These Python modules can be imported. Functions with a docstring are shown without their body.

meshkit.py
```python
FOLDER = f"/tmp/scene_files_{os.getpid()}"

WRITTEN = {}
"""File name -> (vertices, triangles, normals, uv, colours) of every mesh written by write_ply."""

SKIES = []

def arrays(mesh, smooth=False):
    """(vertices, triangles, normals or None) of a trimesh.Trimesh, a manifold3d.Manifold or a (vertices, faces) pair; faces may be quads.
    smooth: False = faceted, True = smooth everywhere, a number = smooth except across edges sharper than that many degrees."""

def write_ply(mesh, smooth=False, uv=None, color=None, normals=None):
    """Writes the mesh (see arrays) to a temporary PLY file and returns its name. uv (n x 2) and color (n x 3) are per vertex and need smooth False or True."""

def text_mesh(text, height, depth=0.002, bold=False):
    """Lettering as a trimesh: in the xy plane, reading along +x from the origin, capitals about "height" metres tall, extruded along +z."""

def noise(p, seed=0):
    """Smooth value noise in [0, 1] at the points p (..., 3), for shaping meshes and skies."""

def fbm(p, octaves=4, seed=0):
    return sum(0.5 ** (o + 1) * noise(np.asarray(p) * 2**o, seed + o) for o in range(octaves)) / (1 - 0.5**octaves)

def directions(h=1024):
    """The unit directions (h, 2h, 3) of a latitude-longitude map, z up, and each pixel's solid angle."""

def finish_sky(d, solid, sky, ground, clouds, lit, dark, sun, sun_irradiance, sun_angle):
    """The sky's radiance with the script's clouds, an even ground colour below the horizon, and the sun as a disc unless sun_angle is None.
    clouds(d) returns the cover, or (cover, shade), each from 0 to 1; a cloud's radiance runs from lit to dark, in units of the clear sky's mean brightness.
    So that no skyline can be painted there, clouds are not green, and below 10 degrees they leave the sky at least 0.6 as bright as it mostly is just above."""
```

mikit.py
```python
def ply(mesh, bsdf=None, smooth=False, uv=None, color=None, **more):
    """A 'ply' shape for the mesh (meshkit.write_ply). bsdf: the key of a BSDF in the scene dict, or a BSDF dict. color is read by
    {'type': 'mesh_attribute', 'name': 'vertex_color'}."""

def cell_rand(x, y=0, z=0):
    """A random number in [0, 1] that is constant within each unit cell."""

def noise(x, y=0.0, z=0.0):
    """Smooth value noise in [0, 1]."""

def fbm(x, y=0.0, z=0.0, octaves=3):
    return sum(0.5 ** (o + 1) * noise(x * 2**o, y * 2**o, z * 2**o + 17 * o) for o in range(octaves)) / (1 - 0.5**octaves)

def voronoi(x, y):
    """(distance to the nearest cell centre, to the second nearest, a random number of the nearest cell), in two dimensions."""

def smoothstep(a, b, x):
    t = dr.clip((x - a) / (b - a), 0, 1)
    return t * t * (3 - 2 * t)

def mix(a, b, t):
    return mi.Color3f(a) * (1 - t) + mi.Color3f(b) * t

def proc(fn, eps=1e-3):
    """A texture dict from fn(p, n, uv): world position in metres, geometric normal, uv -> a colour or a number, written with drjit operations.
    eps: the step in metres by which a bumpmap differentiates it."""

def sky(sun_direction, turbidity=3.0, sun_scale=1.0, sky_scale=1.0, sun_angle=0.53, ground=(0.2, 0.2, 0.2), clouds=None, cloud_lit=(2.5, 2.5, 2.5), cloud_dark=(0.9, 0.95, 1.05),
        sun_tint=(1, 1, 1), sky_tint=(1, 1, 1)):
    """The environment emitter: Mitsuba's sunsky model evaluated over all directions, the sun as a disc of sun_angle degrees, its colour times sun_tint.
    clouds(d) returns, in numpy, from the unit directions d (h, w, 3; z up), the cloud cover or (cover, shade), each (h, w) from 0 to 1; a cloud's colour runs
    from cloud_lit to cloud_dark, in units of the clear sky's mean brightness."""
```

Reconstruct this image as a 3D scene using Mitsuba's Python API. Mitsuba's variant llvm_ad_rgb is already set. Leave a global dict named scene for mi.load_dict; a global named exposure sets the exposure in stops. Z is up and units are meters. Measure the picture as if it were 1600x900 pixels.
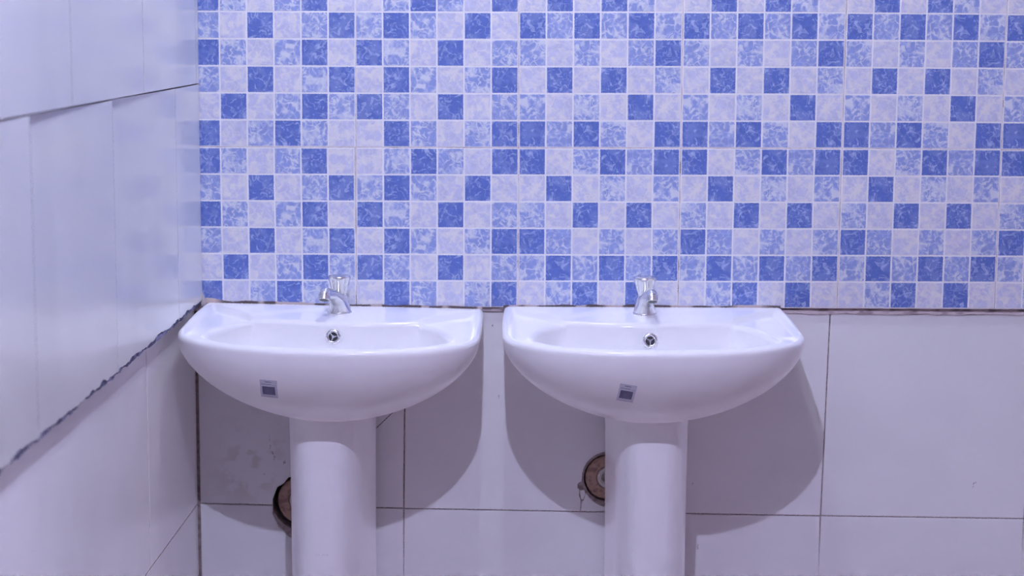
import math, random
import numpy as np, trimesh, drjit as dr, mitsuba as mi, manifold3d as m3
from shapely.geometry import Polygon, Point
import meshkit, mikit
from mikit import proc, noise, fbm, smoothstep, mix, cell_rand

random.seed(7)
rng = np.random.default_rng(7)
T = mi.ScalarTransform4f
scene, labels = {}, {}

# ------------------------------------------------------------------ camera
# x runs right from the room's corner, y into the back wall (its lower tiles lie at y = 0), z up; metres
CAM = np.array([0.62084, -3.67925, 1.36065])
pit, yaw, rol, fpx = -0.13129, -0.00594, 0.00393, 3077.96
fw = np.array([math.sin(yaw) * math.cos(pit), math.cos(yaw) * math.cos(pit), math.sin(pit)])
rt = np.cross(fw, [0, 0, 1]); rt /= np.linalg.norm(rt)
up = np.cross(rt, fw)
up = -math.sin(rol) * rt + math.cos(rol) * up
scene['camera'] = {
    'type': 'thinlens', 'fov': 2 * math.degrees(math.atan(800 / fpx)), 'fov_axis': 'x',
    'to_world': T().look_at(origin=CAM.tolist(), target=(CAM + fw).tolist(), up=up.tolist()),
    'aperture_radius': 0.0085, 'focus_distance': 3.36, 'near_clip': 0.05, 'far_clip': 50.0}
exposure = 0.88

# ------------------------------------------------------------------ light: two bare bulbs under the ceiling, in front of the wall
LAMP_NEAR = np.array([0.56, -2.36, 2.21])
LAMP_STEEP = np.array([0.58, -0.65, 2.60])
LAMP_RGB, STEEP_RGB = np.array([0.645, 0.665, 1.0]), np.array([0.62, 0.71, 0.82])
P_NEAR, P_STEEP = 1480.0, 560.0
CEILING = 2.75
X1, Y1 = 2.6, -5.2


# ------------------------------------------------------------------ materials
def principled(**k):
    return {'type': 'twosided', 'bsdf': {'type': 'principled', **k}}


def rgb(*c):
    return {'type': 'rgb', 'value': list(c)}


def stains(cx, cz, rx, rz, p):
    return dr.exp(-(dr.square((p.x - cx) / rx) + dr.square((p.z - cz) / rz)))


def tile_colour(p, n, uv):
    base = mi.Color3f(0.76, 0.755, 0.76)
    cloud = fbm(p.x * 5 + 3, p.y * 5, p.z * 5, 3)
    c = mix(base, base * 0.955, smoothstep(0.4, 0.75, cloud))
    back = dr.select(p.y > -0.02, mi.Float(1), mi.Float(0))
    # rubbed-in dirt beside the drain of the left sink
    grime = fbm(p.x * 45, p.z * 45, 2.0, 4)
    s = stains(0.115, 0.56, 0.05, 0.07, p) + 0.8 * stains(0.085, 0.505, 0.05, 0.05, p)
    c = mix(c, mi.Color3f(0.47, 0.38, 0.36), 0.34 * dr.minimum(s, 1) * smoothstep(0.45, 0.62, grime) * back)
    # scratches down to the dark body
    for cx, cz, rx, rz, lean in ((0.138, 0.585, 0.0016, 0.006, 0), (0.1395, 0.567, 0.0012, 0.005, 0), (0.1435, 0.556, 0.0016, 0.007, -0.35),
                                 (0.1475, 0.545, 0.0024, 0.006, 0), (0.167, 0.538, 0.003, 0.005, 0.3), (0.127, 0.514, 0.0015, 0.003, 0),
                                 (1.4815, 0.5005, 0.0034, 0.0068, 0.35), (0.5625, 0.803, 0.0022, 0.002, 0), (0.575, 0.667, 0.0009, 0.004, 0),
                                 (0.957, 0.376, 0.0020, 0.0055, 0), (0.945, 0.5, 0.001, 0.002, 0)):
        w = smoothstep(0.25, 0.75, noise(p.x * 700, p.z * 500, 1.0))
        m = dr.select(stains(cx + lean * (p.z - cz), cz, rx, rz, p) > 0.45, 0.75 * w, mi.Float(0))
        c = mix(c, mi.Color3f(0.10, 0.08, 0.09), m * back)
    return c


scene['tile_glaze'] = principled(base_color=proc(tile_colour), roughness=0.16, specular=0.5)
def side_colour(p, n, uv):
    c = fbm(p.y * 5 + 3, p.z * 3, 5.0, 3)
    return mix(mi.Color3f(0.565, 0.57, 0.565), mi.Color3f(0.53, 0.535, 0.53), smoothstep(0.4, 0.75, c))


scene['side_tile_glaze'] = principled(base_color=proc(side_colour), roughness=0.17, specular=0.5)
scene['tile_body'] = principled(base_color=rgb(0.45, 0.36, 0.30), roughness=0.8)

DARK, MID, LIGHT = mi.Color3f(0.105, 0.165, 0.475), mi.Color3f(0.27, 0.335, 0.625), mi.Color3f(0.54, 0.555, 0.715)
V_DARK, V_MID, V_LIGHT = mi.Color3f(0.37, 0.44, 0.69), mi.Color3f(0.62, 0.65, 0.75), mi.Color3f(0.715, 0.70, 0.73)


def mosaic_colour(p, n, uv):
    # uv: whole part of u = which print of the panel, whole tens of v = shade (0 dark, 1 mid, 2 light)
    k = dr.floor(uv.y / 10)
    u, v = uv.x * 1.0, uv.y - 10 * k
    seed = dr.floor(uv.x / 2)
    fu, fv = (u - 2 * seed) * 3.1 + seed * 7.31, v * 3.1 + seed * 3.77
    wu = fu + 1.5 * (fbm(fu * 1.3, fv * 1.3, 1.7, 3) - 0.5)
    wv = fv + 1.5 * (fbm(fu * 1.3 + 31, fv * 1.3, 4.1, 3) - 0.5)
    f1, f2, r = mikit.voronoi(wu, wv)
    vein = 1 - smoothstep(0.0, 0.17, f2 - f1)
    keep = smoothstep(0.35, 0.6, fbm(fu * 0.9 + 5, fv * 0.9, 8.0, 2))
    fine = smoothstep(0.56, 0.74, fbm(wu * 3.0, wv * 3.0, 6.0, 4))
    patch = smoothstep(0.42, 0.7, fbm(fu * 1.1 + 9, fv * 1.1, 2.0, 3))
    a_d = dr.minimum(0.95 * vein * keep * (0.5 + 0.5 * fine) + 0.62 * fine + 0.26 * patch, 1)
    a_m = dr.minimum(0.95 * vein * (0.4 + 0.6 * keep) + 0.75 * fine + 0.75 * patch * keep, 1)
    a_l = dr.minimum(0.6 * vein + 0.45 * fine + 0.7 * patch, 1)
    tone = 0.92 + 0.16 * fbm(fu * 2 + 50, fv * 2, 3.0, 2)
    c = dr.select(k < 0.5, mix(DARK * tone, V_DARK, a_d), dr.select(k < 1.5, mix(MID * tone, V_MID, a_m), mix(LIGHT * tone, V_LIGHT, a_l)))
    return c


scene['mosaic_glaze'] = principled(base_color=proc(mosaic_colour), roughness=0.2, specular=0.5)
scene['mosaic_line'] = principled(base_color=rgb(0.76, 0.75, 0.775), roughness=0.35)


def grout_colour(p, n, uv):
    a = fbm(p.x * 60, p.z * 60, p.y * 60, 3)
    c = mix(mi.Color3f(0.62, 0.57, 0.56), mi.Color3f(0.42, 0.36, 0.36), smoothstep(0.35, 0.7, a))
    spot = smoothstep(0.80, 0.86, noise(p.x * 40 + 7, p.z * 40, 1.0))
    return mix(c, mi.Color3f(0.16, 0.12, 0.11), 0.8 * spot)


scene['joint_grout'] = principled(base_color=proc(grout_colour), roughness=0.8)


def plaster_colour(p, n, uv):
    a = fbm(p.x * 90, p.y * 90, p.z * 90, 4)
    return mix(mi.Color3f(0.30, 0.24, 0.22), mi.Color3f(0.17, 0.13, 0.125), smoothstep(0.3, 0.7, a))


scene['rough_plaster'] = principled(base_color=proc(plaster_colour), roughness=0.95)


def rubble_colour(p, n, uv):
    a = fbm(p.x * 120, p.y * 120, p.z * 120, 4)
    return mix(mi.Color3f(0.36, 0.30, 0.29), mi.Color3f(0.22, 0.17, 0.17), smoothstep(0.35, 0.7, a))


scene['rubble'] = principled(base_color=proc(rubble_colour), roughness=0.95)


def strip_colour(p, n, uv):
    a = fbm(p.x * 70, p.y * 25, p.z * 160, 3)
    return mix(mi.Color3f(0.62, 0.55, 0.56), mi.Color3f(0.34, 0.28, 0.30), smoothstep(0.45, 0.72, a))


scene['bed_mortar'] = principled(base_color=proc(strip_colour), roughness=0.9)


def adhesive_colour(p, n, uv):
    a = fbm(p.y * 60, p.z * 90, 2.0, 3)
    return mix(mi.Color3f(0.06, 0.06, 0.12), mi.Color3f(0.20, 0.20, 0.32), smoothstep(0.45, 0.65, a))


scene['dark_adhesive'] = principled(base_color=proc(adhesive_colour), roughness=0.8)


def sealant_colour(p, n, uv):
    a = noise(p.x * 55, 3.0, 1.0)
    c = mix(mi.Color3f(0.50, 0.42, 0.40), mi.Color3f(0.10, 0.075, 0.08), smoothstep(0.30, 0.55, a))
    return mix(mi.Color3f(0.58, 0.47, 0.44), c, smoothstep(0.035, 0.065, p.x))


scene['side_grout'] = principled(base_color=rgb(0.25, 0.22, 0.23), roughness=0.9)
scene['old_sealant'] = principled(base_color=proc(sealant_colour), roughness=0.85)


def porcelain_colour(p, n, uv):
    a = fbm(p.x * 9, p.y * 9, p.z * 9, 3)
    return mix(mi.Color3f(0.83, 0.82, 0.83), mi.Color3f(0.79, 0.78, 0.79), a)


scene['porcelain'] = principled(base_color=proc(porcelain_colour), roughness=0.07, specular=0.5)


def pedestal_colour(p, n, uv):
    c = porcelain_colour(p, n, uv)
    w = smoothstep(0.3, 0.7, noise(p.x * 600, p.z * 600, 1.0))
    for x0, x1, z, t in ((0.255, 0.284, 0.445, 0.0012),):
        m = dr.select((p.x > x0) & (p.x < x1), dr.exp(-dr.square((p.z - z - 0.25 * (p.x - x0) * (1 if x0 > 0.5 else 0)) / t)), mi.Float(0))
        c = mix(c, mi.Color3f(0.5, 0.45, 0.45), 0.5 * m * w)
    return c


scene['pedestal_glaze'] = principled(base_color=proc(pedestal_colour), roughness=0.16, specular=0.5)
scene['chrome'] = {'type': 'twosided', 'bsdf': {'type': 'roughconductor', 'eta': rgb(1.2, 1.1, 0.9), 'k': rgb(5.5, 5.3, 5.0), 'alpha': 0.06}}
scene['dark_hole'] = principled(base_color=rgb(0.02, 0.018, 0.025), roughness=0.6)
scene['grey_mesh'] = principled(base_color=rgb(0.10, 0.11, 0.10), roughness=0.5)


def sticker_colour(p, n, uv):
    u, v = uv.x, uv.y
    c = mi.Color3f(0.50, 0.50, 0.58)
    ink = mi.Color3f(0.085, 0.08, 0.16)

    def bar(u0, u1, v0, v1, soft=0.015):
        return smoothstep(u0 - soft, u0 + soft, u) * (1 - smoothstep(u1 - soft, u1 + soft, u)) * smoothstep(v0 - soft, v0 + soft, v) * (1 - smoothstep(v1 - soft, v1 + soft, v))

    grain = 0.55 + 0.45 * noise(u * 16, v * 4, 2.0)
    c = mix(c, ink, 0.80 * bar(0.29, 0.67, 0.865, 0.925) * grain)
    c = mix(c, ink, 0.55 * bar(0.08, 0.66, 0.73, 0.79) * grain)
    c = mix(c, ink, 0.45 * bar(0.70, 0.94, 0.70, 0.74) * grain)
    c = mix(c, ink, (0.90 + 0.10 * noise(u * 5, v * 5, 9.0)) * bar(0.12, 0.86, 0.17, 0.64))
    c = mix(c, ink, 0.40 * bar(0.05, 0.92, 0.06, 0.10) * grain)
    return c


scene['sticker_print'] = principled(base_color=proc(sticker_colour), roughness=0.35)


def pipe_colour(p, n, uv):
    a = fbm(p.x * 120, p.z * 120, p.y * 60, 4)
    return mix(mi.Color3f(0.42, 0.28, 0.22), mi.Color3f(0.25, 0.15, 0.12), smoothstep(0.42, 0.66, a))


scene['dusty_pipe'] = principled(base_color=proc(pipe_colour), roughness=0.85)
scene['white_plastic'] = principled(base_color=rgb(0.72, 0.68, 0.64), roughness=0.35)
scene['floor_glaze'] = principled(base_color=rgb(0.37, 0.29, 0.29), roughness=0.3)
scene['far_paint'] = principled(base_color=rgb(0.42, 0.355, 0.375), roughness=0.7)
scene['ceiling_paint'] = principled(base_color=rgb(0.46, 0.43, 0.45), roughness=0.8)
scene['holder_plastic'] = principled(base_color=rgb(0.75, 0.74, 0.72), roughness=0.4)


# ------------------------------------------------------------------ helpers
def numbered(key):
    if key not in scene and key not in labels:
        return key
    i = 1
    while f'{key}_{i:03d}' in scene or f'{key}_{i:03d}' in labels:
        i += 1
    return f'{key}_{i:03d}'


def add(key, mesh, mat, smooth=False, **k):
    if labels.get(key, {}).get('kind') != 'structure':
        key = numbered(key)
    scene[key] = mikit.ply(mesh, mat, smooth, **k)
    return key


def box(x0, x1, y0, y1, z0, z1):
    m = trimesh.creation.box((x1 - x0, y1 - y0, z1 - z0))
    m.apply_translation(((x0 + x1) / 2, (y0 + y1) / 2, (z0 + z1) / 2))
    return m


def on_back(a, b, d):
    return np.c_[a, -d, b]


def on_left(a, b, d):
    return np.c_[d, a, b]


def slab(poly, place, d0, d1, bevel=0.0):
    """A slab whose outline (shapely polygon in wall coordinates) is placed on a wall, from depth d0 to d1, its front edge bevelled."""
    poly = Polygon(poly) if not isinstance(poly, Polygon) else poly
    p = np.array(poly.exterior.coords)[:-1]
    if not poly.exterior.is_ccw:
        p = p[::-1]
    n = len(p)
    e = np.roll(p, -1, 0) - p
    e /= np.linalg.norm(e, axis=1, keepdims=True)
    nl = np.c_[-e[:, 1], e[:, 0]]                       # inward normals of a ccw outline
    prev = np.roll(nl, 1, 0)
    mit = (nl + prev) / np.maximum(1 + (nl * prev).sum(1, keepdims=True), 0.35)
    q = p + bevel * mit
    d0, d1 = (np.broadcast_to(np.asarray(d, float), n) if not callable(d) else d(p) for d in (d0, d1))
    V = np.vstack([place(p[:, 0], p[:, 1], d0), place(p[:, 0], p[:, 1], d1 - bevel), place(q[:, 0], q[:, 1], d1)])
    F = []
    for i in range(n):
        j = (i + 1) % n
        for r in (0, 1):
            F += [[r * n + i, r * n + j, (r + 1) * n + j], [r * n + i, (r + 1) * n + j, (r + 1) * n + i]]
    _, tri = trimesh.creation.triangulate_polygon(Polygon(p), engine='earcut')
    vv, tri = trimesh.creation.triangulate_polygon(Polygon(p), engine='earcut')
    near = np.array([int(np.argmin(((p - v) ** 2).sum(1))) for v in vv])
    tri = near[tri]
    F += (tri + 2 * n).tolist() + tri[:, ::-1].tolist()
    m = trimesh.Trimesh(V, np.array(F), process=False)
    if m.volume < 0:
        m.invert()
    return m


def jag(a0, a1, b, amp, step, seed, lo=0.0):
    a = np.arange(a0, a1, step if a1 > a0 else -step)[1:]
    h = meshkit.noise(np.c_[a * 130, a * 0 + seed, a * 0], seed)
    h2 = meshkit.noise(np.c_[a * 28, a * 0 + seed, a * 0 + 5], seed + 1)
    return [(x, b + lo + amp * (0.35 * y + 1.2 * max(0, z - 0.45))) for x, y, z in zip(a, h, h2)]


def structure(key, label):
    labels[key] = {'label': label, 'kind': 'structure'}


# ------------------------------------------------------------------ the room
structure('wall_back', 'back wall with a blue and white mosaic tile band above large pale tiles')
structure('wall_left', 'left side wall of large pale glazed tiles running towards the viewer')
structure('wall_right', 'plain painted side wall on the right')
structure('wall_front', 'plain painted wall opposite the sinks')
structure('floor', 'dark reddish floor')
structure('ceiling', 'plain pale ceiling')

hole_left = [(0.206 + r * math.cos(a), 0.4495 + r * math.sin(a)) for a, r in
             ((t * 2 * math.pi / 30, 0.0655 * (1 + 0.07 * (meshkit.noise(np.array([math.cos(t * .21) * 4, math.sin(t * .21) * 4, 1.0])) - 0.5)
               + 0.05 * (-1) ** t * (0.4 if t % 3 else 0.1))) for t in range(30))]
hole_right = [(0.786 + r * math.cos(a), 0.508 + r * math.sin(a)) for a, r in
              ((t * 2 * math.pi / 30, 0.0535 * (1 + 0.08 * (meshkit.noise(np.array([math.cos(t * .21) * 4, math.sin(t * .21) * 4, 7.0])) - 0.5))) for t in range(30))]
HL = Polygon(hole_left)
HR = Polygon(hole_right).union(Polygon([(0.750, 0.501), (0.731, 0.5025), (0.726, 0.499), (0.7255, 0.490), (0.729, 0.4865), (0.7285, 0.475), (0.7315, 0.468), (0.7318, 0.462),
                                        (0.7308, 0.4425), (0.7318, 0.4425), (0.7335, 0.463), (0.737, 0.466), (0.742, 0.480), (0.752, 0.470)]))
# a flake of glaze still stuck in the chipped corner
FLAKE = [(0.7305, 0.4845), (0.7385, 0.486), (0.7405, 0.478), (0.7365, 0.4685), (0.7335, 0.4665), (0.7312, 0.474)]

core = m3.Manifold.cube([X1 + 0.2, 0.2, CEILING + 0.2]).translate([-0.1, 0.008, -0.1])
for cx, cz, r in ((0.200, 0.463, 0.0600), (0.784, 0.509, 0.0465)):
    core -= m3.Manifold.cylinder(0.16, r, r, 40).rotate([-90, 0, 0]).translate([cx, -0.02, cz])
add('wall_back', core, 'rough_plaster')
add('wall_left', box(-0.2, -0.008, Y1 - 0.1, 0.0075, -0.1, CEILING + 0.1), 'rough_plaster')
add('wall_right', box(X1, X1 + 0.1, Y1, 0.008, 0, CEILING), 'far_paint')
add('wall_front', box(0, X1, Y1 - 0.1, Y1, 0, CEILING), 'far_paint')
add('floor', box(-0.008, X1, Y1, 0.008, -0.1, 0), 'floor_glaze')
add('ceiling', box(-0.008, X1, Y1, 0.008, CEILING, CEILING + 0.1), 'ceiling_paint')

# lower tiles of the back wall (measured joints; laid a little out of true)
G = 0.0012
jx = lambda k, z: {0: 0.0045, 1: 0.3960 + 0.012 * (z - 0.64), 2: 1.1940 + 0.022 * (z - 0.60), 3: 1.579 + 0.030 * (z - 0.45), 4: 2.376, 5: X1}[k]
jz = lambda x: 0.4562 - 0.0195 * min(x, 0.7) - 0.009 * max(0, x - 0.7)
ztop = lambda x: 0.8305 - 0.0008 * x


def back_tile(k, row):
    gl = 0.0 if k == 0 else G
    if row == 0:
        zt, zb = ztop, lambda x: jz(x) + G
    else:
        zt, zb = (lambda x: jz(x) - G), (lambda x: 0.004)
    if row == 0 and k == 0:
        gl = 0
    a = (jx(k, zb(jx(k, .45))) + gl, zb(jx(k, .45)))
    b = (jx(k + 1, .44) - G, zb(jx(k + 1, .44)))
    c = (jx(k + 1, zt(jx(k + 1, .6))) - G, zt(jx(k + 1, .6)))
    d = (jx(k, zt(jx(k, .6))) + gl, zt(jx(k, .6)))
    top = []
    if row == 0:
        top = jag(c[0], d[0], c[1], -0.0022, 0.02, 11 + k)
    poly = Polygon([a, b, c] + top + [d])
    for h in (HL, HR):
        if poly.intersects(h):
            poly = poly.difference(h)
            if poly.geom_type != 'Polygon':
                poly = max(poly.geoms, key=lambda g: g.area)
            poly = Polygon(poly.exterior)
    proud = (0.0, 0.0012, 0.0, 0.0006, 0)[k] if row == 0 else (0.0006, 0.0, 0.0004, 0.0, 0)[k]
    add('wall_back__wall_tile', slab(poly, on_back, -0.009, proud, 0.0008), 'tile_glaze')


for row in (0, 1):
    for k in range(5):
        back_tile(k, row)
add('wall_back__tile_flake', slab(FLAKE, on_back, -0.006, 0.0004, 0.0004), 'tile_glaze')
add('wall_back__grout', box(-0.004, X1, 0.0035, 0.0082, 0.05, 0.81), 'rough_plaster')
_g = m3.Manifold.cube([X1 + .004, 0.0047, 0.76]).translate([-0.004, 0.0035, 0.05])
for cx, cz, r in ((0.200, 0.463, 0.0600), (0.784, 0.509, 0.0465)):
    _g -= m3.Manifold.cylinder(0.16, r, r, 40).rotate([-90, 0, 0]).translate([cx, -0.02, cz])
scene['wall_back__grout'] = mikit.ply(_g, 'rubble')
labels['wall_back__grout'] = {'label': 'dark grout between the large pale tiles'}
# crack in the tile beside the left pedestal: two tile halves meet in an open line
crack = slab([(0.330, 0.5945), (0.3312, 0.5935), (0.3735, 0.6345), (0.3725, 0.6352)], on_back, -0.002, 0.0003)
add('wall_back__crack', crack, 'dark_hole')
labels['wall_back__crack'] = {'label': 'thin diagonal crack in the tile'}

# ragged mortar left in the gap under the mosaic
xs = np.linspace(0.0, X1, 131)
low = [(x, 0.8285 + 0.004 * (meshkit.noise(np.array([x * 45, 1.0, 2.0])) - 0.4)) for x in xs]
hi = [(x, 0.8400) for x in xs[::-1]]
add('wall_back__mortar_strip', slab(low + hi, on_back, -0.009, lambda p: 0.0030 + 0.0030 * meshkit.noise(np.c_[p[:, 0] * 38, p[:, 1] * 60, p[:, 1] * 0 + 3])), 'bed_mortar')
labels['wall_back__mortar_strip'] = {'label': 'ragged brown mortar in the gap below the mosaic'}

# ------------------------------------------------------------------ mosaic: printed panels of 6 x 6 pieces
A = ["LMDMLD", "MDMLDL", "DMLDLM", "LDMLMD", "DMLDLM", "LDMLMD"]
B = ["DLMDMD", "LDLMLM", "MLDLDL", "DMLMLM", "MDMDMD", "LMDLDL"]
SHADE = {'D': 0, 'M': 1, 'L': 2}
P = 0.3026                                         # panel and joint
nodes_x = {0: (0.0058, 0.0045, 0.0060), 1: (0.3066, 0.3075, 0.3071), 2: (0.6099, 0.6101, 0.6097), 3: (0.9110, 0.9121, 0.9127), 4: (1.2096, 1.2118, 1.2138),
           5: (1.5050, 1.5068, 1.5083), 6: (1.806, 1.808, 1.809), 7: (2.108, 2.109, 2.109), 8: (2.41, 2.411, 2.412)}
nodes_z = {0: (0.8388, 1.1388, 1.4392), 1: (0.8388, 1.1391, 1.4394), 2: (0.8390, 1.1393, 1.4404), 3: (0.8396, 1.1400, 1.4408), 4: (0.8404, 1.1404, 1.4408),
           5: (0.8408, 1.1396, 1.4390), 6: (0.8408, 1.1396, 1.4390), 7: (0.8408, 1.1396, 1.439), 8: (0.8408, 1.1396, 1.439)}
FRONT, JOINT = 0.0130, 0.0016


def node(i, j):
    x = nodes_x[min(i, 8)][min(j, 2)] + max(0, i - 8) * P
    return np.array([x, nodes_z[min(i, 8)][min(j, 2)] + max(0, j - 2) * 0.3])


def corners(i, j):
    h = JOINT / 2
    return node(i, j) + [h, h], node(i + 1, j) + [-h, h], node(i, j + 1) + [h, -h]


def piece(shade, seed, u0=0.0, u1=1.0):
    """One bevelled piece on the unit cell, its print and shade told by uv; unit depth steps are metres."""
    g, b = 0.025, 0.010
    x0, x1, y0, y1 = u0 + g, u1 - g if u1 == 1 else u1, g, 1 - g
    if u0 > 0:
        x0 = u0
    V = []
    for d, ins in ((-0.0012, 0.0), (0.0, b)):
        V += [(x0 + ins, d, y0 + ins), (x1 - ins, d, y0 + ins), (x1 - ins, d, y1 - ins), (x0 + ins, d, y1 - ins)]
    V = np.array(V)
    F = [[4, 5, 6], [4, 6, 7]]
    for i in range(4):
        j = (i + 1) % 4
        F += [[i, j, 4 + j], [i, 4 + j, 4 + i]]
    uv = np.c_[np.clip(V[:, 0], 0, 0.999) + 2 * seed, V[:, 2] + 10 * shade]
    W = V.copy()
    W[:, 1] = -V[:, 1]                              # depth d outward = -y; the piece's front at y = 0
    return W, np.array(F), uv


def panel_matrix(i, j, turned):
    o, r, t = corners(i, j)
    M = np.eye(4)
    M[[0, 2], 0], M[[0, 2], 2] = (r - o) / 6, (t - o) / 6
    M[:3, 3] = [o[0], -FRONT, o[1]]
    if turned:
        R = np.eye(4)
        R[0, 0] = R[2, 2] = -1
        R[0, 3] = R[2, 3] = 6
        M = M @ R
    return M


CELLS = {}


def cell_ply(kind, r, c, cut=0.0):
    key = (kind, r, c, cut)
    if key not in CELLS:
        code = SHADE[(A if kind == 'A' else B)[r][c]]
        seed = (0 if kind == 'A' else 36) + 6 * r + c + 1
        W, F, uv = piece(code, seed) if cut == 0 else piece(code, seed, 0.0, 1.0 - cut)
        CELLS[key] = (mikit.ply((W, F), 'mosaic_glaze', uv=uv), W, F, uv)
    return CELLS[key]


stuff_V, stuff_F, stuff_uv, nv = [], [], [], 0
CUT = 0.175                                        # how much of the first column the corner takes off
for j in range(4):
    for i in range(9):
        kind = 'A' if i < 2 else 'B'
        turned = (i == 0) if kind == 'A' else (j % 2 == 1)
        o, r, t = corners(i, j)
        M = panel_matrix(i, j, turned)
        x_cut = 0.0148 if i == 0 else None
        right = min(r[0], X1)
        lean = t[0] - o[0]
        left = x_cut if x_cut else o[0]
        quad = [(left, o[1]), (right, r[1]), (right + (lean if right < X1 else 0), t[1] + r[1] - o[1]), (left + (0 if x_cut else lean), t[1])]
        pk = add('wall_back__mosaic_panel', slab(quad, on_back, -0.0075, FRONT - 0.0006, 0.0004), 'mosaic_line')
        for rr in range(6):
            for cc in range(6):
                z_up, x_right = (5 - rr, cc)       # cell position in the panel's own frame
                gx, gz = (5 - x_right, 5 - z_up) if turned else (x_right, z_up)
                if o[0] + gx * P / 6 > X1 - 0.05:
                    continue
                cut = CUT if (i == 0 and gx == 0) else 0.0
                p, W, F, uv = cell_ply(kind, rr, cc, cut)
                L = np.eye(4)
                L[0, 3], L[2, 3] = x_right, z_up
                m = M @ L
                if i < 5 and (j == 0 or (j == 1 and gz < 5)):
                    scene[numbered(pk + '__mosaic_piece')] = {**p, 'to_world': T(m)}
                else:
                    stuff_V.append((np.c_[W, np.ones(len(W))] @ m.T)[:, :3]); stuff_F.append(F + nv); stuff_uv.append(uv); nv += len(W)
add('wall_back__mosaic_pieces', (np.vstack(stuff_V), np.vstack(stuff_F)), 'mosaic_glaze', uv=np.vstack(stuff_uv))
labels['wall_back__mosaic_pieces'] = {'kind': 'stuff', 'label': 'remaining small blue and white mosaic pieces'}
add('wall_back__joint_grout', box(0.0148, X1, -(FRONT - 0.0014), 0.0078, 0.8405, 2.30), 'joint_grout')
labels['wall_back__joint_grout'] = {'label': 'beige grout between the mosaic panels'}
add('wall_back__upper_paint', box(0.012, X1, -0.010, 0.0078, 2.30, CEILING), 'far_paint')
# grout wiped into the corner between mosaic and side wall
zc = np.linspace(0.842, 1.50, 120)
wid = 0.0012 + 0.0012 * meshkit.noise(np.c_[zc * 60, zc * 0, zc * 0]) + 0.010 * np.clip((0.868 - zc) / 0.03, 0, 1)
add('wall_back__corner_grout', slab([(0.0128, z) for z in zc] + [(0.0146 + w, z) for z, w in zip(zc[::-1], wid[::-1])], on_back, 0.0, FRONT + 0.0006), 'joint_grout')
labels['wall_back__corner_grout'] = {'label': 'uneven beige grout wiped into the corner'}

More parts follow.
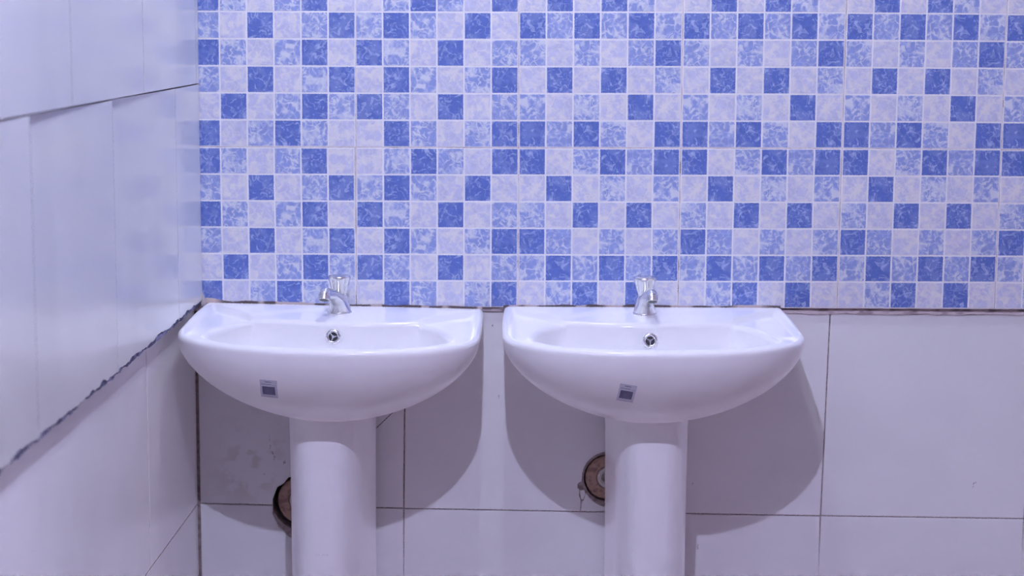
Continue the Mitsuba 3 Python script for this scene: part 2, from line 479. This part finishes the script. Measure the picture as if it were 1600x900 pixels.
# ------------------------------------------------------------------ left wall
UP = 0.0170
zj = lambda y: 1.2560 + 0.0022 * (y + 0.03)
mid_joints = [-0.0145, -0.262, -0.785, -1.270, -1.765, -2.26, -2.755, -3.25, -3.745, -4.24, -4.735, Y1]
for k, (y1, y0) in enumerate(zip(mid_joints[:-1], mid_joints[1:])):
    bottom = jag(y0, y1, 0.8492, 0.0085, 0.007, 40 + k) if y1 > -1.8 else []
    g = 0.0020
    poly = [(y0 + g, 0.8492)] + bottom + [(y1 - g, 0.8492), (y1 - g, zj(y1) - 0.0014), (y0 + g, zj(y0) - 0.0014)]
    sag = 0.0085 if k in (1, 2, 3) else 0.0015       # each tile's near end stands back a little
    add('wall_left__wall_tile', slab(poly, on_left, -0.0015, lambda p, a=y0, b=y1, s=sag: UP - s * np.clip((b - p[:, 0]) / (b - a), 0, 1) * np.clip((p[:, 1] - 0.9) / 0.3, 0, 1), 0.0007), 'side_tile_glaze')
top_joints = [-0.0145, -0.045, -0.545, -1.045, -1.545, -2.045, -2.545, -3.045, -3.545, -4.045, -4.545, -5.045, Y1]
for r, (z0, z1) in enumerate(((None, 1.6600), (1.6625, 2.066), (2.0685, 2.30))):
    for k, (y1, y0) in enumerate(zip(top_joints[:-1], top_joints[1:])):
        g = 0.0020
        b0, b1 = (z0, z0) if z0 else (zj(y0) + 0.0008, zj(y1) + 0.0008)
        add('wall_left__wall_tile', slab([(y0 + g, b0), (y1 - g, b1), (y1 - g, z1), (y0 + g, z1)], on_left, -0.0015, UP + 0.0008, 0.0007), 'side_tile_glaze')
add('wall_left__upper_paint', box(-0.0078, 0.012, Y1, -0.0145, 2.302, CEILING), 'far_paint')
add('wall_left__joint_grout', trimesh.util.concatenate([box(-0.0078, UP - 0.0105, Y1, -0.0145, 0.862, 1.253), box(-0.0078, UP - 0.0014, Y1, -0.0145, 1.262, 2.30)]), 'side_grout')
for yj in mid_joints[1:-1]:
    add('wall_left__joint_line', box(-0.002, UP - 0.0006, yj - 0.0019, yj + 0.0019, 0.862, 1.2535), 'side_grout')
for yj in top_joints[1:-1]:
    add('wall_left__joint_line', box(-0.002, UP + 0.0002, yj - 0.0019, yj + 0.0019, 1.2585, 1.66), 'side_grout')
labels['wall_left__joint_grout'] = {'label': 'thin grout between the upper side wall tiles'}
ya = np.arange(-1.9, -0.014, 0.009)
n1 = meshkit.noise(np.c_[ya * 55, ya * 0, ya * 0 + 4])
n2 = meshkit.noise(np.c_[ya * 16, ya * 0, ya * 0 + 8])
lowz = 0.8452 + 0.0040 * n1 - 0.0040 * np.clip(n2 - 0.3, 0, 1)
add('wall_left__adhesive_strip', slab([(y, z) for y, z in zip(ya, lowz)] + [(y, 0.8575) for y in ya[::-1]], on_left, -0.007, UP - 0.0014, 0.0006), 'dark_adhesive')
labels['wall_left__adhesive_strip'] = {'label': 'dark broken adhesive along the chipped lower edge of the upper tiles'}
low_joints = [-0.0062, -0.481, -1.481, -2.281, -3.081, -3.881, -4.681, Y1]
zl = lambda y: 0.4562 - 0.0135 * (y + 0.0)
for row in (0, 1):
    for k, (y1, y0) in enumerate(zip(low_joints[:-1], low_joints[1:])):
        g = 0.0018
        if y0 < -0.6:
            zk = lambda y: 0.4627
        else:
            zk = zl
        if row == 0:
            poly = [(y0 + g, zk(y0) + G), (y1 - (g if k else 0), zk(y1) + G), (y1 - (g if k else 0) + (0 if k else 0.0), 0.8420), (y0 + g, 0.8420)]
        else:
            poly = [(y0 + g, 0.004), (y1 - (g if k else 0), 0.004), (y1 - (g if k else 0), zk(y1) - G), (y0 + g, zk(y0) - G)]
        add('wall_left__wall_tile', slab(poly, on_left, -0.009, 0.0, 0.0008), 'tile_glaze')
add('wall_left__grout', box(-0.0082, -0.0007, Y1, -0.0070, 0.05, 0.84), 'rubble')
labels['wall_left__grout'] = {'label': 'dark grout between the lower side wall tiles'}

# ------------------------------------------------------------------ pedestal sinks
LIP, DEEP, BODY = 0.013, 0.125, 0.168
RIM_Z = 0.8425


def basin_outline():
    hw, vs, vf, n = 0.2605, 0.285, 0.482, 2.35
    pts = [(-hw * t, 0.0) for t in np.linspace(-0.97, 0.97, 30)]            # back edge, from +u to -u
    pts += [(-hw + 0.0025, 0.002), (-hw, 0.008), (-hw, 0.0125), (-hw - 0.0002, 0.0185)]
    pts += [(-hw - 0.0016 * math.sin(math.pi * t), 0.0185 + (vs - 0.0185) * t) for t in np.linspace(0.06, 0.97, 26)]
    for a in np.linspace(math.pi, 0, 141):
        c, s = math.cos(a), math.sin(a)
        pts.append((math.copysign(abs(c) ** (2 / n), c) * hw, vs + (vf - vs) * abs(s) ** (2 / n)))
    pts += [(hw + 0.0016 * math.sin(math.pi * t), 0.0185 + (vs - 0.0185) * t) for t in np.linspace(0.97, 0.06, 26)]
    pts += [(hw + 0.0002, 0.0185), (hw, 0.0125), (hw, 0.008), (hw - 0.0025, 0.002)]
    return np.array(pts)


def opening_outline():
    half = [(0.0, 0.176), (0.06, 0.172), (0.11, 0.166), (0.135, 0.163), (0.149, 0.164), (0.160, 0.172), (0.176, 0.196), (0.193, 0.232), (0.204, 0.275), (0.209, 0.318),
            (0.2065, 0.352), (0.196, 0.380), (0.175, 0.408), (0.14, 0.430), (0.09, 0.444), (0.04, 0.449)]
    ring = half + [(0.0, 0.450)] + [(-u, v) for u, v in half[:0:-1]]
    r = np.array(ring)
    t = np.r_[0, np.cumsum(np.linalg.norm(np.diff(np.vstack([r, r[:1]]), axis=0), axis=1))]
    from scipy.interpolate import CubicSpline
    cs = CubicSpline(t, np.vstack([r, r[:1]]), bc_type='periodic')
    return cs(np.linspace(0, t[-1], 720, endpoint=False))


OUT = basin_outline()
OPEN = opening_outline()
CI = np.array([0.0, 0.30])


def by_angle(poly, pts, c):
    """Where the ray from c towards each point meets the (star-shaped) outline."""
    q = poly - c
    a, rad = np.arctan2(q[:, 1], q[:, 0]), np.linalg.norm(q, axis=1)
    o = np.argsort(a)
    a, rad = a[o], rad[o]
    a = np.r_[a - 2 * np.pi, a, a + 2 * np.pi]
    w = pts - c
    th = np.arctan2(w[:, 1], w[:, 0])
    rr = np.interp(th, a, np.r_[rad, rad, rad])
    return c + np.c_[np.cos(th), np.sin(th)] * rr[:, None]


INN = by_angle(OPEN, OUT, CI)


def deck_height(q):
    """The relief of the top: the side shelves lie lower than the strip along the wall and fall towards the bowl; the front runs slightly down."""
    u, v = np.abs(q[:, 0]), q[:, 1]
    crease = 0.012 + (0.255 - u) * 1.30                     # from the rear corner to the bowl's rear corner
    side = np.clip((v - crease) / 0.020, 0, 1) * np.clip((u - 0.142) / 0.02, 0, 1) * np.clip((0.262 - u) / 0.02, 0, 1)
    side = side * side * (3 - 2 * side) * np.clip((0.40 - v) / 0.12, 0, 1)
    lens = np.clip((v - (0.030 + 1.9 * u * u * 2.2)) / 0.02, 0, 1) * np.clip((0.17 - u) / 0.03, 0, 1) * np.clip((0.20 - v) / 0.02, 0, 1)
    lens = lens * lens * (3 - 2 * lens)
    return -0.0090 * side - 0.0042 * lens - 0.0075 * np.clip((v - 0.12) / 0.36, 0, 1)


def inset(poly, d):
    e = np.roll(poly, -1, 0) - np.roll(poly, 1, 0)
    e /= np.linalg.norm(e, axis=1, keepdims=True)
    n = np.c_[-e[:, 1], e[:, 0]]
    n *= np.sign((n * (CI - poly)).sum(1, keepdims=True))
    return poly + d * n


def body_ring(h):
    s = max(0.0, 1 - ((h - LIP) / (BODY - LIP)) ** 1.65) ** 0.58 if h > LIP else 1.0
    vc = 0.155
    sv = np.full(len(OUT), s)
    sv = np.where(OUT[:, 1] < 0.0135, s + 0.030 * (1 - s) ** 0.5 * (s > 0.3), sv)
    q = OUT.copy()
    q[:, 0] *= np.minimum(sv, 1.0)
    f = OUT[:, 1] > vc
    q[f, 1] = vc + (OUT[f, 1] - vc) * (0.20 + 0.80 * s ** 0.8)
    drop = -0.0075 * np.clip((OUT[:, 1] - 0.12) / 0.36, 0, 1) * s
    return np.c_[q, drop - h]


def basin_mesh():
    rings = []
    for a in np.linspace(0.0, math.pi / 2, 26):
        h = LIP + (BODY - LIP) * math.cos(a)
        rings.append(body_ring(h))
    rings.append(body_ring(LIP * 0.75))
    R = 0.0085
    for a in np.linspace(0, math.pi / 2, 8):
        q = inset(OUT, R * (1 - math.cos(a)))
        q[:, 1] = np.maximum(q[:, 1], 0.0)
        rings.append(np.c_[q, deck_height(OUT) * 1.0 + R * (math.sin(a) - 1)])
    a0 = inset(OUT, R)
    a0[:, 1] = np.maximum(a0[:, 1], 0.0)
    lead = INN + (OUT - INN) / np.maximum(np.linalg.norm(OUT - INN, axis=1, keepdims=True), 1e-9) * 0.011
    for t in np.linspace(0, 1, 22)[1:]:
        q = a0 + (lead - a0) * t
        z = deck_height(q) * 1.0
        z = z * min(1, t * 6) + deck_height(OUT) * (1 - min(1, t * 6))
        rings.append(np.c_[q, z])
    zi = deck_height(lead)
    for a in np.linspace(0, math.pi / 2, 9)[1:]:
        q = lead + (INN - lead) * math.sin(a)
        rings.append(np.c_[q, zi - 0.011 * (1 - math.cos(a))])
    for t in np.linspace(0, 1, 30)[1:-1]:
        a = t * math.pi / 2
        k = math.cos(a) ** 0.85
        c = np.array([0.0, 0.285])
        q = c + (INN - c) * (0.10 + 0.90 * k)
        z = (zi - 0.011) * (1 - t) + t * (-0.02) - (DEEP - 0.02) * math.sin(a) ** 0.92
        rings.append(np.c_[q, z])
    n = len(OUT)
    V = np.vstack(rings)
    F = []
    i = np.arange(n)
    j = (i + 1) % n
    for r in range(len(rings) - 1):
        a, b = r * n, (r + 1) * n
        F.append(np.c_[a + i, b + j, a + j]); F.append(np.c_[a + i, b + i, b + j])
    c0, c1 = len(V), len(V) + 1
    V = np.vstack([V, rings[0].mean(0), [*rings[-1].mean(0)]])
    F.append(np.c_[np.full(n, c0), i, j])
    a = (len(rings) - 1) * n
    F.append(np.c_[np.full(n, c1), a + j, a + i])
    V = np.c_[V[:, 0], -V[:, 1], V[:, 2]]
    m = trimesh.Trimesh(V, np.vstack(F), process=False)
    if m.volume < 0:
        m.invert()
    return m


BASIN = basin_mesh()


def hit(mesh, o, d):
    """Nearest hit of one ray: (point, normal)."""
    a, b, c = (mesh.vertices[mesh.faces[:, k]] for k in range(3))
    e1, e2 = b - a, c - a
    h = np.cross(d, e2)
    det = (e1 * h).sum(1)
    det = np.where(np.abs(det) < 1e-14, 1e-14, det)
    s = o - a
    u = (s * h).sum(1) / det
    q = np.cross(s, e1)
    v = (q @ d) / det
    t = (e2 * q).sum(1) / det
    ok = (u >= -1e-9) & (v >= -1e-9) & (u + v <= 1 + 1e-9) & (t > 1e-6)
    k = np.argmin(np.where(ok, t, 1e9))
    nn = np.cross(e1[k], e2[k])
    return o + t[k] * np.asarray(d), nn / np.linalg.norm(nn)


def lathe(profile, n=48):
    """A closed surface of revolution about z from (radius, z) pairs."""
    return trimesh.creation.revolve(np.array(profile, float), sections=n)


def smooth_hull(parts, res=0.0022, it=14):
    m = parts[0]
    for p in parts[1:]:
        m = m + p
    m = m.refine_to_length(res).to_mesh()
    t = trimesh.Trimesh(m.vert_properties[:, :3], m.tri_verts, process=True)
    trimesh.smoothing.filter_taubin(t, iterations=it)
    return t


def ball(x, y, z, r, s=(1, 1, 1)):
    return m3.Manifold.sphere(r, 32).scale(list(s)).translate([x, y, z])


def hull(*m):
    return m3.Manifold.batch_hull(list(m))


def tap_body():
    foot = m3.Manifold.cylinder(0.0035, 0.0212, 0.0205, 48).scale([1, 1.08, 1])
    neck = hull(foot.translate([0, 0, 0.001]), ball(0, 0.004, 0.024, 0.0145), ball(0, -0.020, 0.027, 0.0125))
    arm = hull(ball(0, 0.002, 0.018, 0.0150), ball(0, -0.055, 0.0405, 0.0112), ball(0, -0.020, 0.029, 0.0125))
    tip = hull(ball(0, -0.055, 0.0405, 0.0112), ball(0, -0.102, 0.0500, 0.0095), ball(0, -0.108, 0.0470, 0.0092))
    m = smooth_hull([neck, arm, tip])
    v = m.vertices
    v[:, 2] = np.maximum(v[:, 2], 0.0008)
    ring = lathe([(0, 0), (0.0218, 0), (0.0222, 0.0012), (0.0216, 0.0030), (0.0204, 0.0042), (0, 0.0042)], 64)
    ring.apply_scale([1, 1.08, 1])
    return trimesh.util.concatenate([m, ring])


def nozzle():
    return lathe([(0, 0.0515), (0.007, 0.0515), (0.0092, 0.0500), (0.0098, 0.0470), (0.0096, 0.0462), (0.0104, 0.0456), (0.0106, 0.0385), (0.0101, 0.0372), (0.0090, 0.0368), (0.0086, 0.0375), (0, 0.0375)])


def handle():
    """Knob with four pressed flutes that narrows towards its foot."""
    n, rows = 96, []
    prof = [(0.0100, 0.0290, 0), (0.0112, 0.0302, 0.15), (0.0122, 0.0340, 0.55), (0.0152, 0.0440, 0.9), (0.0183, 0.0545, 1.0), (0.0202, 0.0610, 0.85), (0.0207, 0.0645, 0.5),
            (0.0205, 0.0668, 0.2), (0.0194, 0.0686, 0.05), (0.0165, 0.0697, 0), (0.0080, 0.0703, 0)]
    th = np.arange(n) * 2 * np.pi / n
    V = []
    for r, z, f in prof:
        groove = np.exp(-(((th * 4 / (2 * np.pi)) % 1 - 0.5) / 0.11) ** 2)
        lobe = 0.06 * np.cos(4 * th)
        rr = r * (1 - f * (0.26 * groove + 0.03) + f * lobe * 0.3)
        V.append(np.c_[rr * np.cos(th), rr * np.sin(th), np.full(n, z)])
    V = np.vstack(V + [[[0, 0, 0.0290]], [[0, 0, 0.0704]]])
    F, i = [], np.arange(n)
    j = (i + 1) % n
    for r in range(len(prof) - 1):
        F += [np.c_[r * n + i, r * n + j, (r + 1) * n + j], np.c_[r * n + i, (r + 1) * n + j, (r + 1) * n + i]]
    F += [np.c_[np.full(n, len(V) - 2), j, i], np.c_[np.full(n, len(V) - 1), (len(prof) - 1) * n + i, (len(prof) - 1) * n + j]]
    return trimesh.Trimesh(V, np.vstack(F), process=False)


def pedestal_mesh(x, yc):
    """Round front, straight sides back to the wall, a faint ridge where they meet; slightly slimmer lower down, flared at the foot."""
    prof = [(0.0, 0.085, 0.165), (0.018, 0.085, 0.165), (0.035, 0.078, 0.155), (0.10, 0.0690, 0.140), (0.25, 0.0648, 0.131), (0.42, 0.0640, 0.130), (0.58, 0.0648, 0.131), (0.665, 0.0658, 0.132), (0.70, 0.0665, 0.132)]
    rings = []
    for z, w, f in prof:
        q = []
        for a in np.linspace(0, math.pi, 49):
            q.append((math.copysign(abs(math.cos(a)) ** 0.64, math.cos(a)) * w, -0.195 - f * 1.0 * math.sin(a) ** 0.84))
        q = [(w * 1.13, -0.030), (w * 1.10, -0.08), (w * 1.035, -0.188)] + q[1:-1] + [(-w * 1.035, -0.188), (-w * 1.10, -0.08), (-w * 1.13, -0.030)]
        rings.append(np.c_[np.array(q), np.full(len(q), z)])
    n = len(rings[0])
    V, F = np.vstack(rings), []
    i = np.arange(n)
    j = (i + 1) % n
    for r in range(len(rings) - 1):
        F += [np.c_[r * n + i, r * n + j, (r + 1) * n + j], np.c_[r * n + i, (r + 1) * n + j, (r + 1) * n + i]]
    V = np.vstack([V, rings[0].mean(0), rings[-1].mean(0)])
    F += [np.c_[np.full(n, len(V) - 2), j, i], np.c_[np.full(n, len(V) - 1), (len(rings) - 1) * n + i, (len(rings) - 1) * n + j]]
    m = trimesh.Trimesh(V, np.vstack(F), process=False)
    if m.volume < 0:
        m.invert()
    m.apply_translation([x, yc, 0])
    return m


def make_sink(cx, roll, px, tap_x, spout_turn, knob_turn, grate_turn, over_x, sticker, label):
    root = numbered('pedestal_sink')
    labels[root] = {'label': label, 'category': 'sink', 'group': 'pedestal sinks along the tiled wall'}
    B4 = np.eye(4)
    B4[:3, :3] = trimesh.transformations.rotation_matrix(roll, [0, 1, 0])[:3, :3]
    B4[:3, 3] = [cx, -0.0136, RIM_Z]
    basin = BASIN.copy()
    basin.apply_transform(B4)
    add(root + '__basin', basin, 'porcelain', smooth=35)
    add(root + '__pedestal', pedestal_mesh(px, 0.0), 'pedestal_glaze', smooth=28)
    # tap
    tx = tap_x - cx
    base = (B4 @ [tx, -0.066, deck_height(np.array([[tx, 0.066]]))[0] - 0.0002, 1])[:3]

    def put(m, turn):
        m = m.copy()
        m.apply_transform(trimesh.transformations.rotation_matrix(turn, [0, 0, 1]))
        m.apply_translation(base)
        return m
    tk = add(root + '__tap', put(tap_body(), spout_turn), 'chrome', smooth=40)
    labels[tk] = {'label': 'small chrome pillar tap'}
    add(tk + '__handle', put(handle(), knob_turn), 'chrome', smooth=32)
    tilt = trimesh.transformations.rotation_matrix(-0.42, [1, 0, 0], [0, 0, 0.049])
    noz = nozzle(); noz.apply_transform(tilt); noz.apply_translation([0, -0.106, 0])
    add(tk + '__spout_nozzle', put(noz, spout_turn), 'chrome', smooth=35)
    aer = trimesh.creation.cylinder(0.0086, 0.001, sections=32); aer.apply_translation([0, 0, 0.0373]); aer.apply_transform(tilt); aer.apply_translation([0, -0.106, 0])
    add(tk + '__aerator', put(aer, spout_turn), 'grey_mesh')
    # overflow fitting in the rear wall of the bowl
    q0 = np.array([over_x[0], -0.135, over_x[1]])
    p, nn = hit(basin, q0 + np.array([0, -0.34, 0.0535]), np.array([0, 1.0, -0.157]))
    zax = nn if nn[1] < 0 else -nn
    xax = np.cross([0, 0, 1], zax); xax /= np.linalg.norm(xax)
    Fr = np.eye(4)
    Fr[:3, 0], Fr[:3, 1], Fr[:3, 2], Fr[:3, 3] = xax, np.cross(zax, xax), zax, p
    ring = lathe([(0.0082, 0.0002), (0.0082, 0.0022), (0.0092, 0.0032), (0.0110, 0.0034), (0.0128, 0.0026), (0.0136, 0.0010), (0.0136, -0.0015), (0.0082, -0.0015), (0.0082, 0.0002)])
    ring.apply_transform(Fr)
    ok = add(root + '__overflow', ring, 'chrome', smooth=40)
    labels[ok] = {'label': 'round chrome overflow cover'}
    back = trimesh.creation.cylinder(0.0086, 0.001, sections=32); back.apply_transform(Fr)
    add(ok + '__opening', back, 'dark_hole')
    bl = []
    for k in range(3):
        b = trimesh.creation.extrude_polygon(Polygon([(0, -0.0014), (0.0086, -0.0007), (0.0086, 0.0007), (0, 0.0014)]), 0.0012)
        b.apply_translation([0, 0, 0.0008])
        b.apply_transform(trimesh.transformations.rotation_matrix(grate_turn + k * 2.0944, [0, 0, 1]))
        bl.append(b)
    hub = trimesh.creation.cylinder(0.0024, 0.0014, sections=24); hub.apply_translation([0, 0, 0.0014])
    bars = trimesh.util.concatenate(bl + [hub]); bars.apply_transform(Fr)
    add(ok + '__grate', bars, 'chrome')
    # waste outlet at the bottom of the bowl
    p, _ = hit(basin, np.array([cx, -0.30, RIM_Z]), np.array([0, 0, -1.0]))
    wo = lathe([(0, 0.0005), (0.016, 0.0005), (0.018, 0.0025), (0.0225, 0.0030), (0.026, 0.0012), (0.0265, -0.003), (0, -0.003)])
    wo.apply_translation(p)
    add(root + '__waste_outlet', wo, 'chrome', smooth=35)
    # printed sticker on the front of the bowl
    sx, sz, w, h, turn = sticker
    nu, nvv = 9, 11
    V, UV = [], []
    for b in range(nvv):
        for a in range(nu):
            du, dv = (a / (nu - 1) - 0.5) * w, (b / (nvv - 1) - 0.5) * h
            x, z = sx + du * math.cos(turn) - dv * math.sin(turn), sz + du * math.sin(turn) + dv * math.cos(turn)
            q, qn = hit(basin, np.array([x, -0.9, z]), np.array([0, 1.0, 0]))
            V.append(q + np.array([0, -1, -0.3]) * 0.0005); UV.append((a / (nu - 1), b / (nvv - 1)))
    F = []
    for b in range(nvv - 1):
        for a in range(nu - 1):
            i = b * nu + a
            F += [[i, i + 1, i + nu + 1], [i, i + nu + 1, i + nu]]
    sk = add(root + '__sticker', (np.array(V), np.array(F)), 'sticker_print', smooth=True, uv=np.array(UV))
    labels[sk] = {'label': 'small grey printed product sticker'}
    # smeared sealant along the wall
    xs = np.linspace(-0.262, 0.258, 90)
    hgt = 0.0012 + 0.0030 * meshkit.noise(np.c_[(xs + cx) * 40, xs * 0, xs * 0 + 2]) + (0.005 * np.clip((-0.215 - xs) / 0.03, 0, 1) if cx < 0.5 else 0)
    poly = [(x, -0.002) for x in xs] + [(x, z) for x, z in zip(xs[::-1], hgt[::-1])]
    s = slab(poly, on_back, -0.0002, 0.0026)
    s.apply_transform(B4)
    kk = add(root + '__sealant', s, 'old_sealant')
    labels[kk] = {'label': 'stained brown sealant behind the basin'}
    return root


make_sink(0.2850, 0.0190, 0.2700, 0.2815, -0.16, 0.10, 0.15, (0.2800, 0.8015), (0.1985, 0.7645, 0.0295, 0.0350, -0.05),
          'white pedestal sink in the corner against the pale side wall, tap spout turned left')
make_sink(0.8450, 0.0, 0.8495, 0.8444, 0.06, -0.32, 0.55, (0.8480, 0.7970), (0.7925, 0.7610, 0.0285, 0.0345, -0.16),
          'white pedestal sink farther from the side wall, with bare pale tiles on its right')


# ------------------------------------------------------------------ drain pipes left open in the wall
def drain(cx, cz, r, wall, front, inner, label):
    key = numbered('drain_pipe')
    labels[key] = {'label': label, 'category': 'pipe'}
    turn = trimesh.transformations.rotation_matrix(math.pi / 2, [1, 0, 0])   # z -> -y

    def put(m):
        m.apply_transform(turn); m.apply_translation([cx, 0, cz]); return m
    o = lathe([(r - wall, -0.13), (r - wall, front - 0.004), (r - wall + 0.002, front - 0.0005), (r - 0.004, front), (r - 0.001, front - 0.002), (r, front - 0.006), (r, -0.13), (r - wall, -0.13)], 56)
    add(key + '__socket', put(o), 'dusty_pipe', smooth=35)
    ri = r - wall
    i = lathe([(0, -0.02), (ri * 0.55, -0.02), (ri * 0.55, inner - 0.004), (ri * 0.62, inner - 0.002), (ri * 0.72, inner - 0.004), (ri * 0.74, inner - 0.001), (ri * 0.86, inner - 0.001), (ri * 0.90, inner - 0.004),
               (ri * 0.98, inner - 0.002), (ri * 0.99, -0.12), (0, -0.12)], 48)
    k = add(key + '__insert', put(i), 'white_plastic', smooth=35)
    labels[k] = {'label': 'pale plastic insert'}


drain(0.1985, 0.4600, 0.0475, 0.0225, -0.010, -0.009, 'dusty brown drain pipe end in a broken hole behind the left sink pedestal')
drain(0.7830, 0.5090, 0.0430, 0.0225, -0.006, -0.004, 'dusty brown drain pipe end in a chipped hole behind the right sink pedestal')


# ------------------------------------------------------------------ lamps
def lamp(pos, watts, label, r, tint):
    key = numbered('ceiling_lamp')
    labels[key] = {'label': label, 'category': 'lamp'}
    b = trimesh.creation.icosphere(subdivisions=3, radius=r); b.apply_translation(pos)
    k = key + '__bulb'
    scene[k] = mikit.ply(b, 'holder_plastic', True, emitter={'type': 'area', 'radiance': rgb(*(tint * watts / (4 * math.pi ** 2 * r * r) * 0.04).tolist())})
    hz = pos[2] + r
    h = lathe([(0, -0.004), (0.014, -0.004), (0.018, 0.012), (0.018, 0.045), (0.006, 0.052), (0.0035, 0.060), (0.0035, CEILING - hz - 0.02), (0.03, CEILING - hz - 0.012), (0.034, CEILING - hz), (0, CEILING - hz)], 32)
    h.apply_translation([pos[0], pos[1], hz])
    add(key + '__holder', h, 'holder_plastic', smooth=35)


lamp(LAMP_NEAR, P_NEAR, 'bare bulb hanging from the ceiling, the one farther from the tiled wall', 0.012, LAMP_RGB)
lamp(LAMP_STEEP, P_STEEP, 'bare bulb hanging from the ceiling, the one nearer the tiled wall', 0.014, STEEP_RGB)
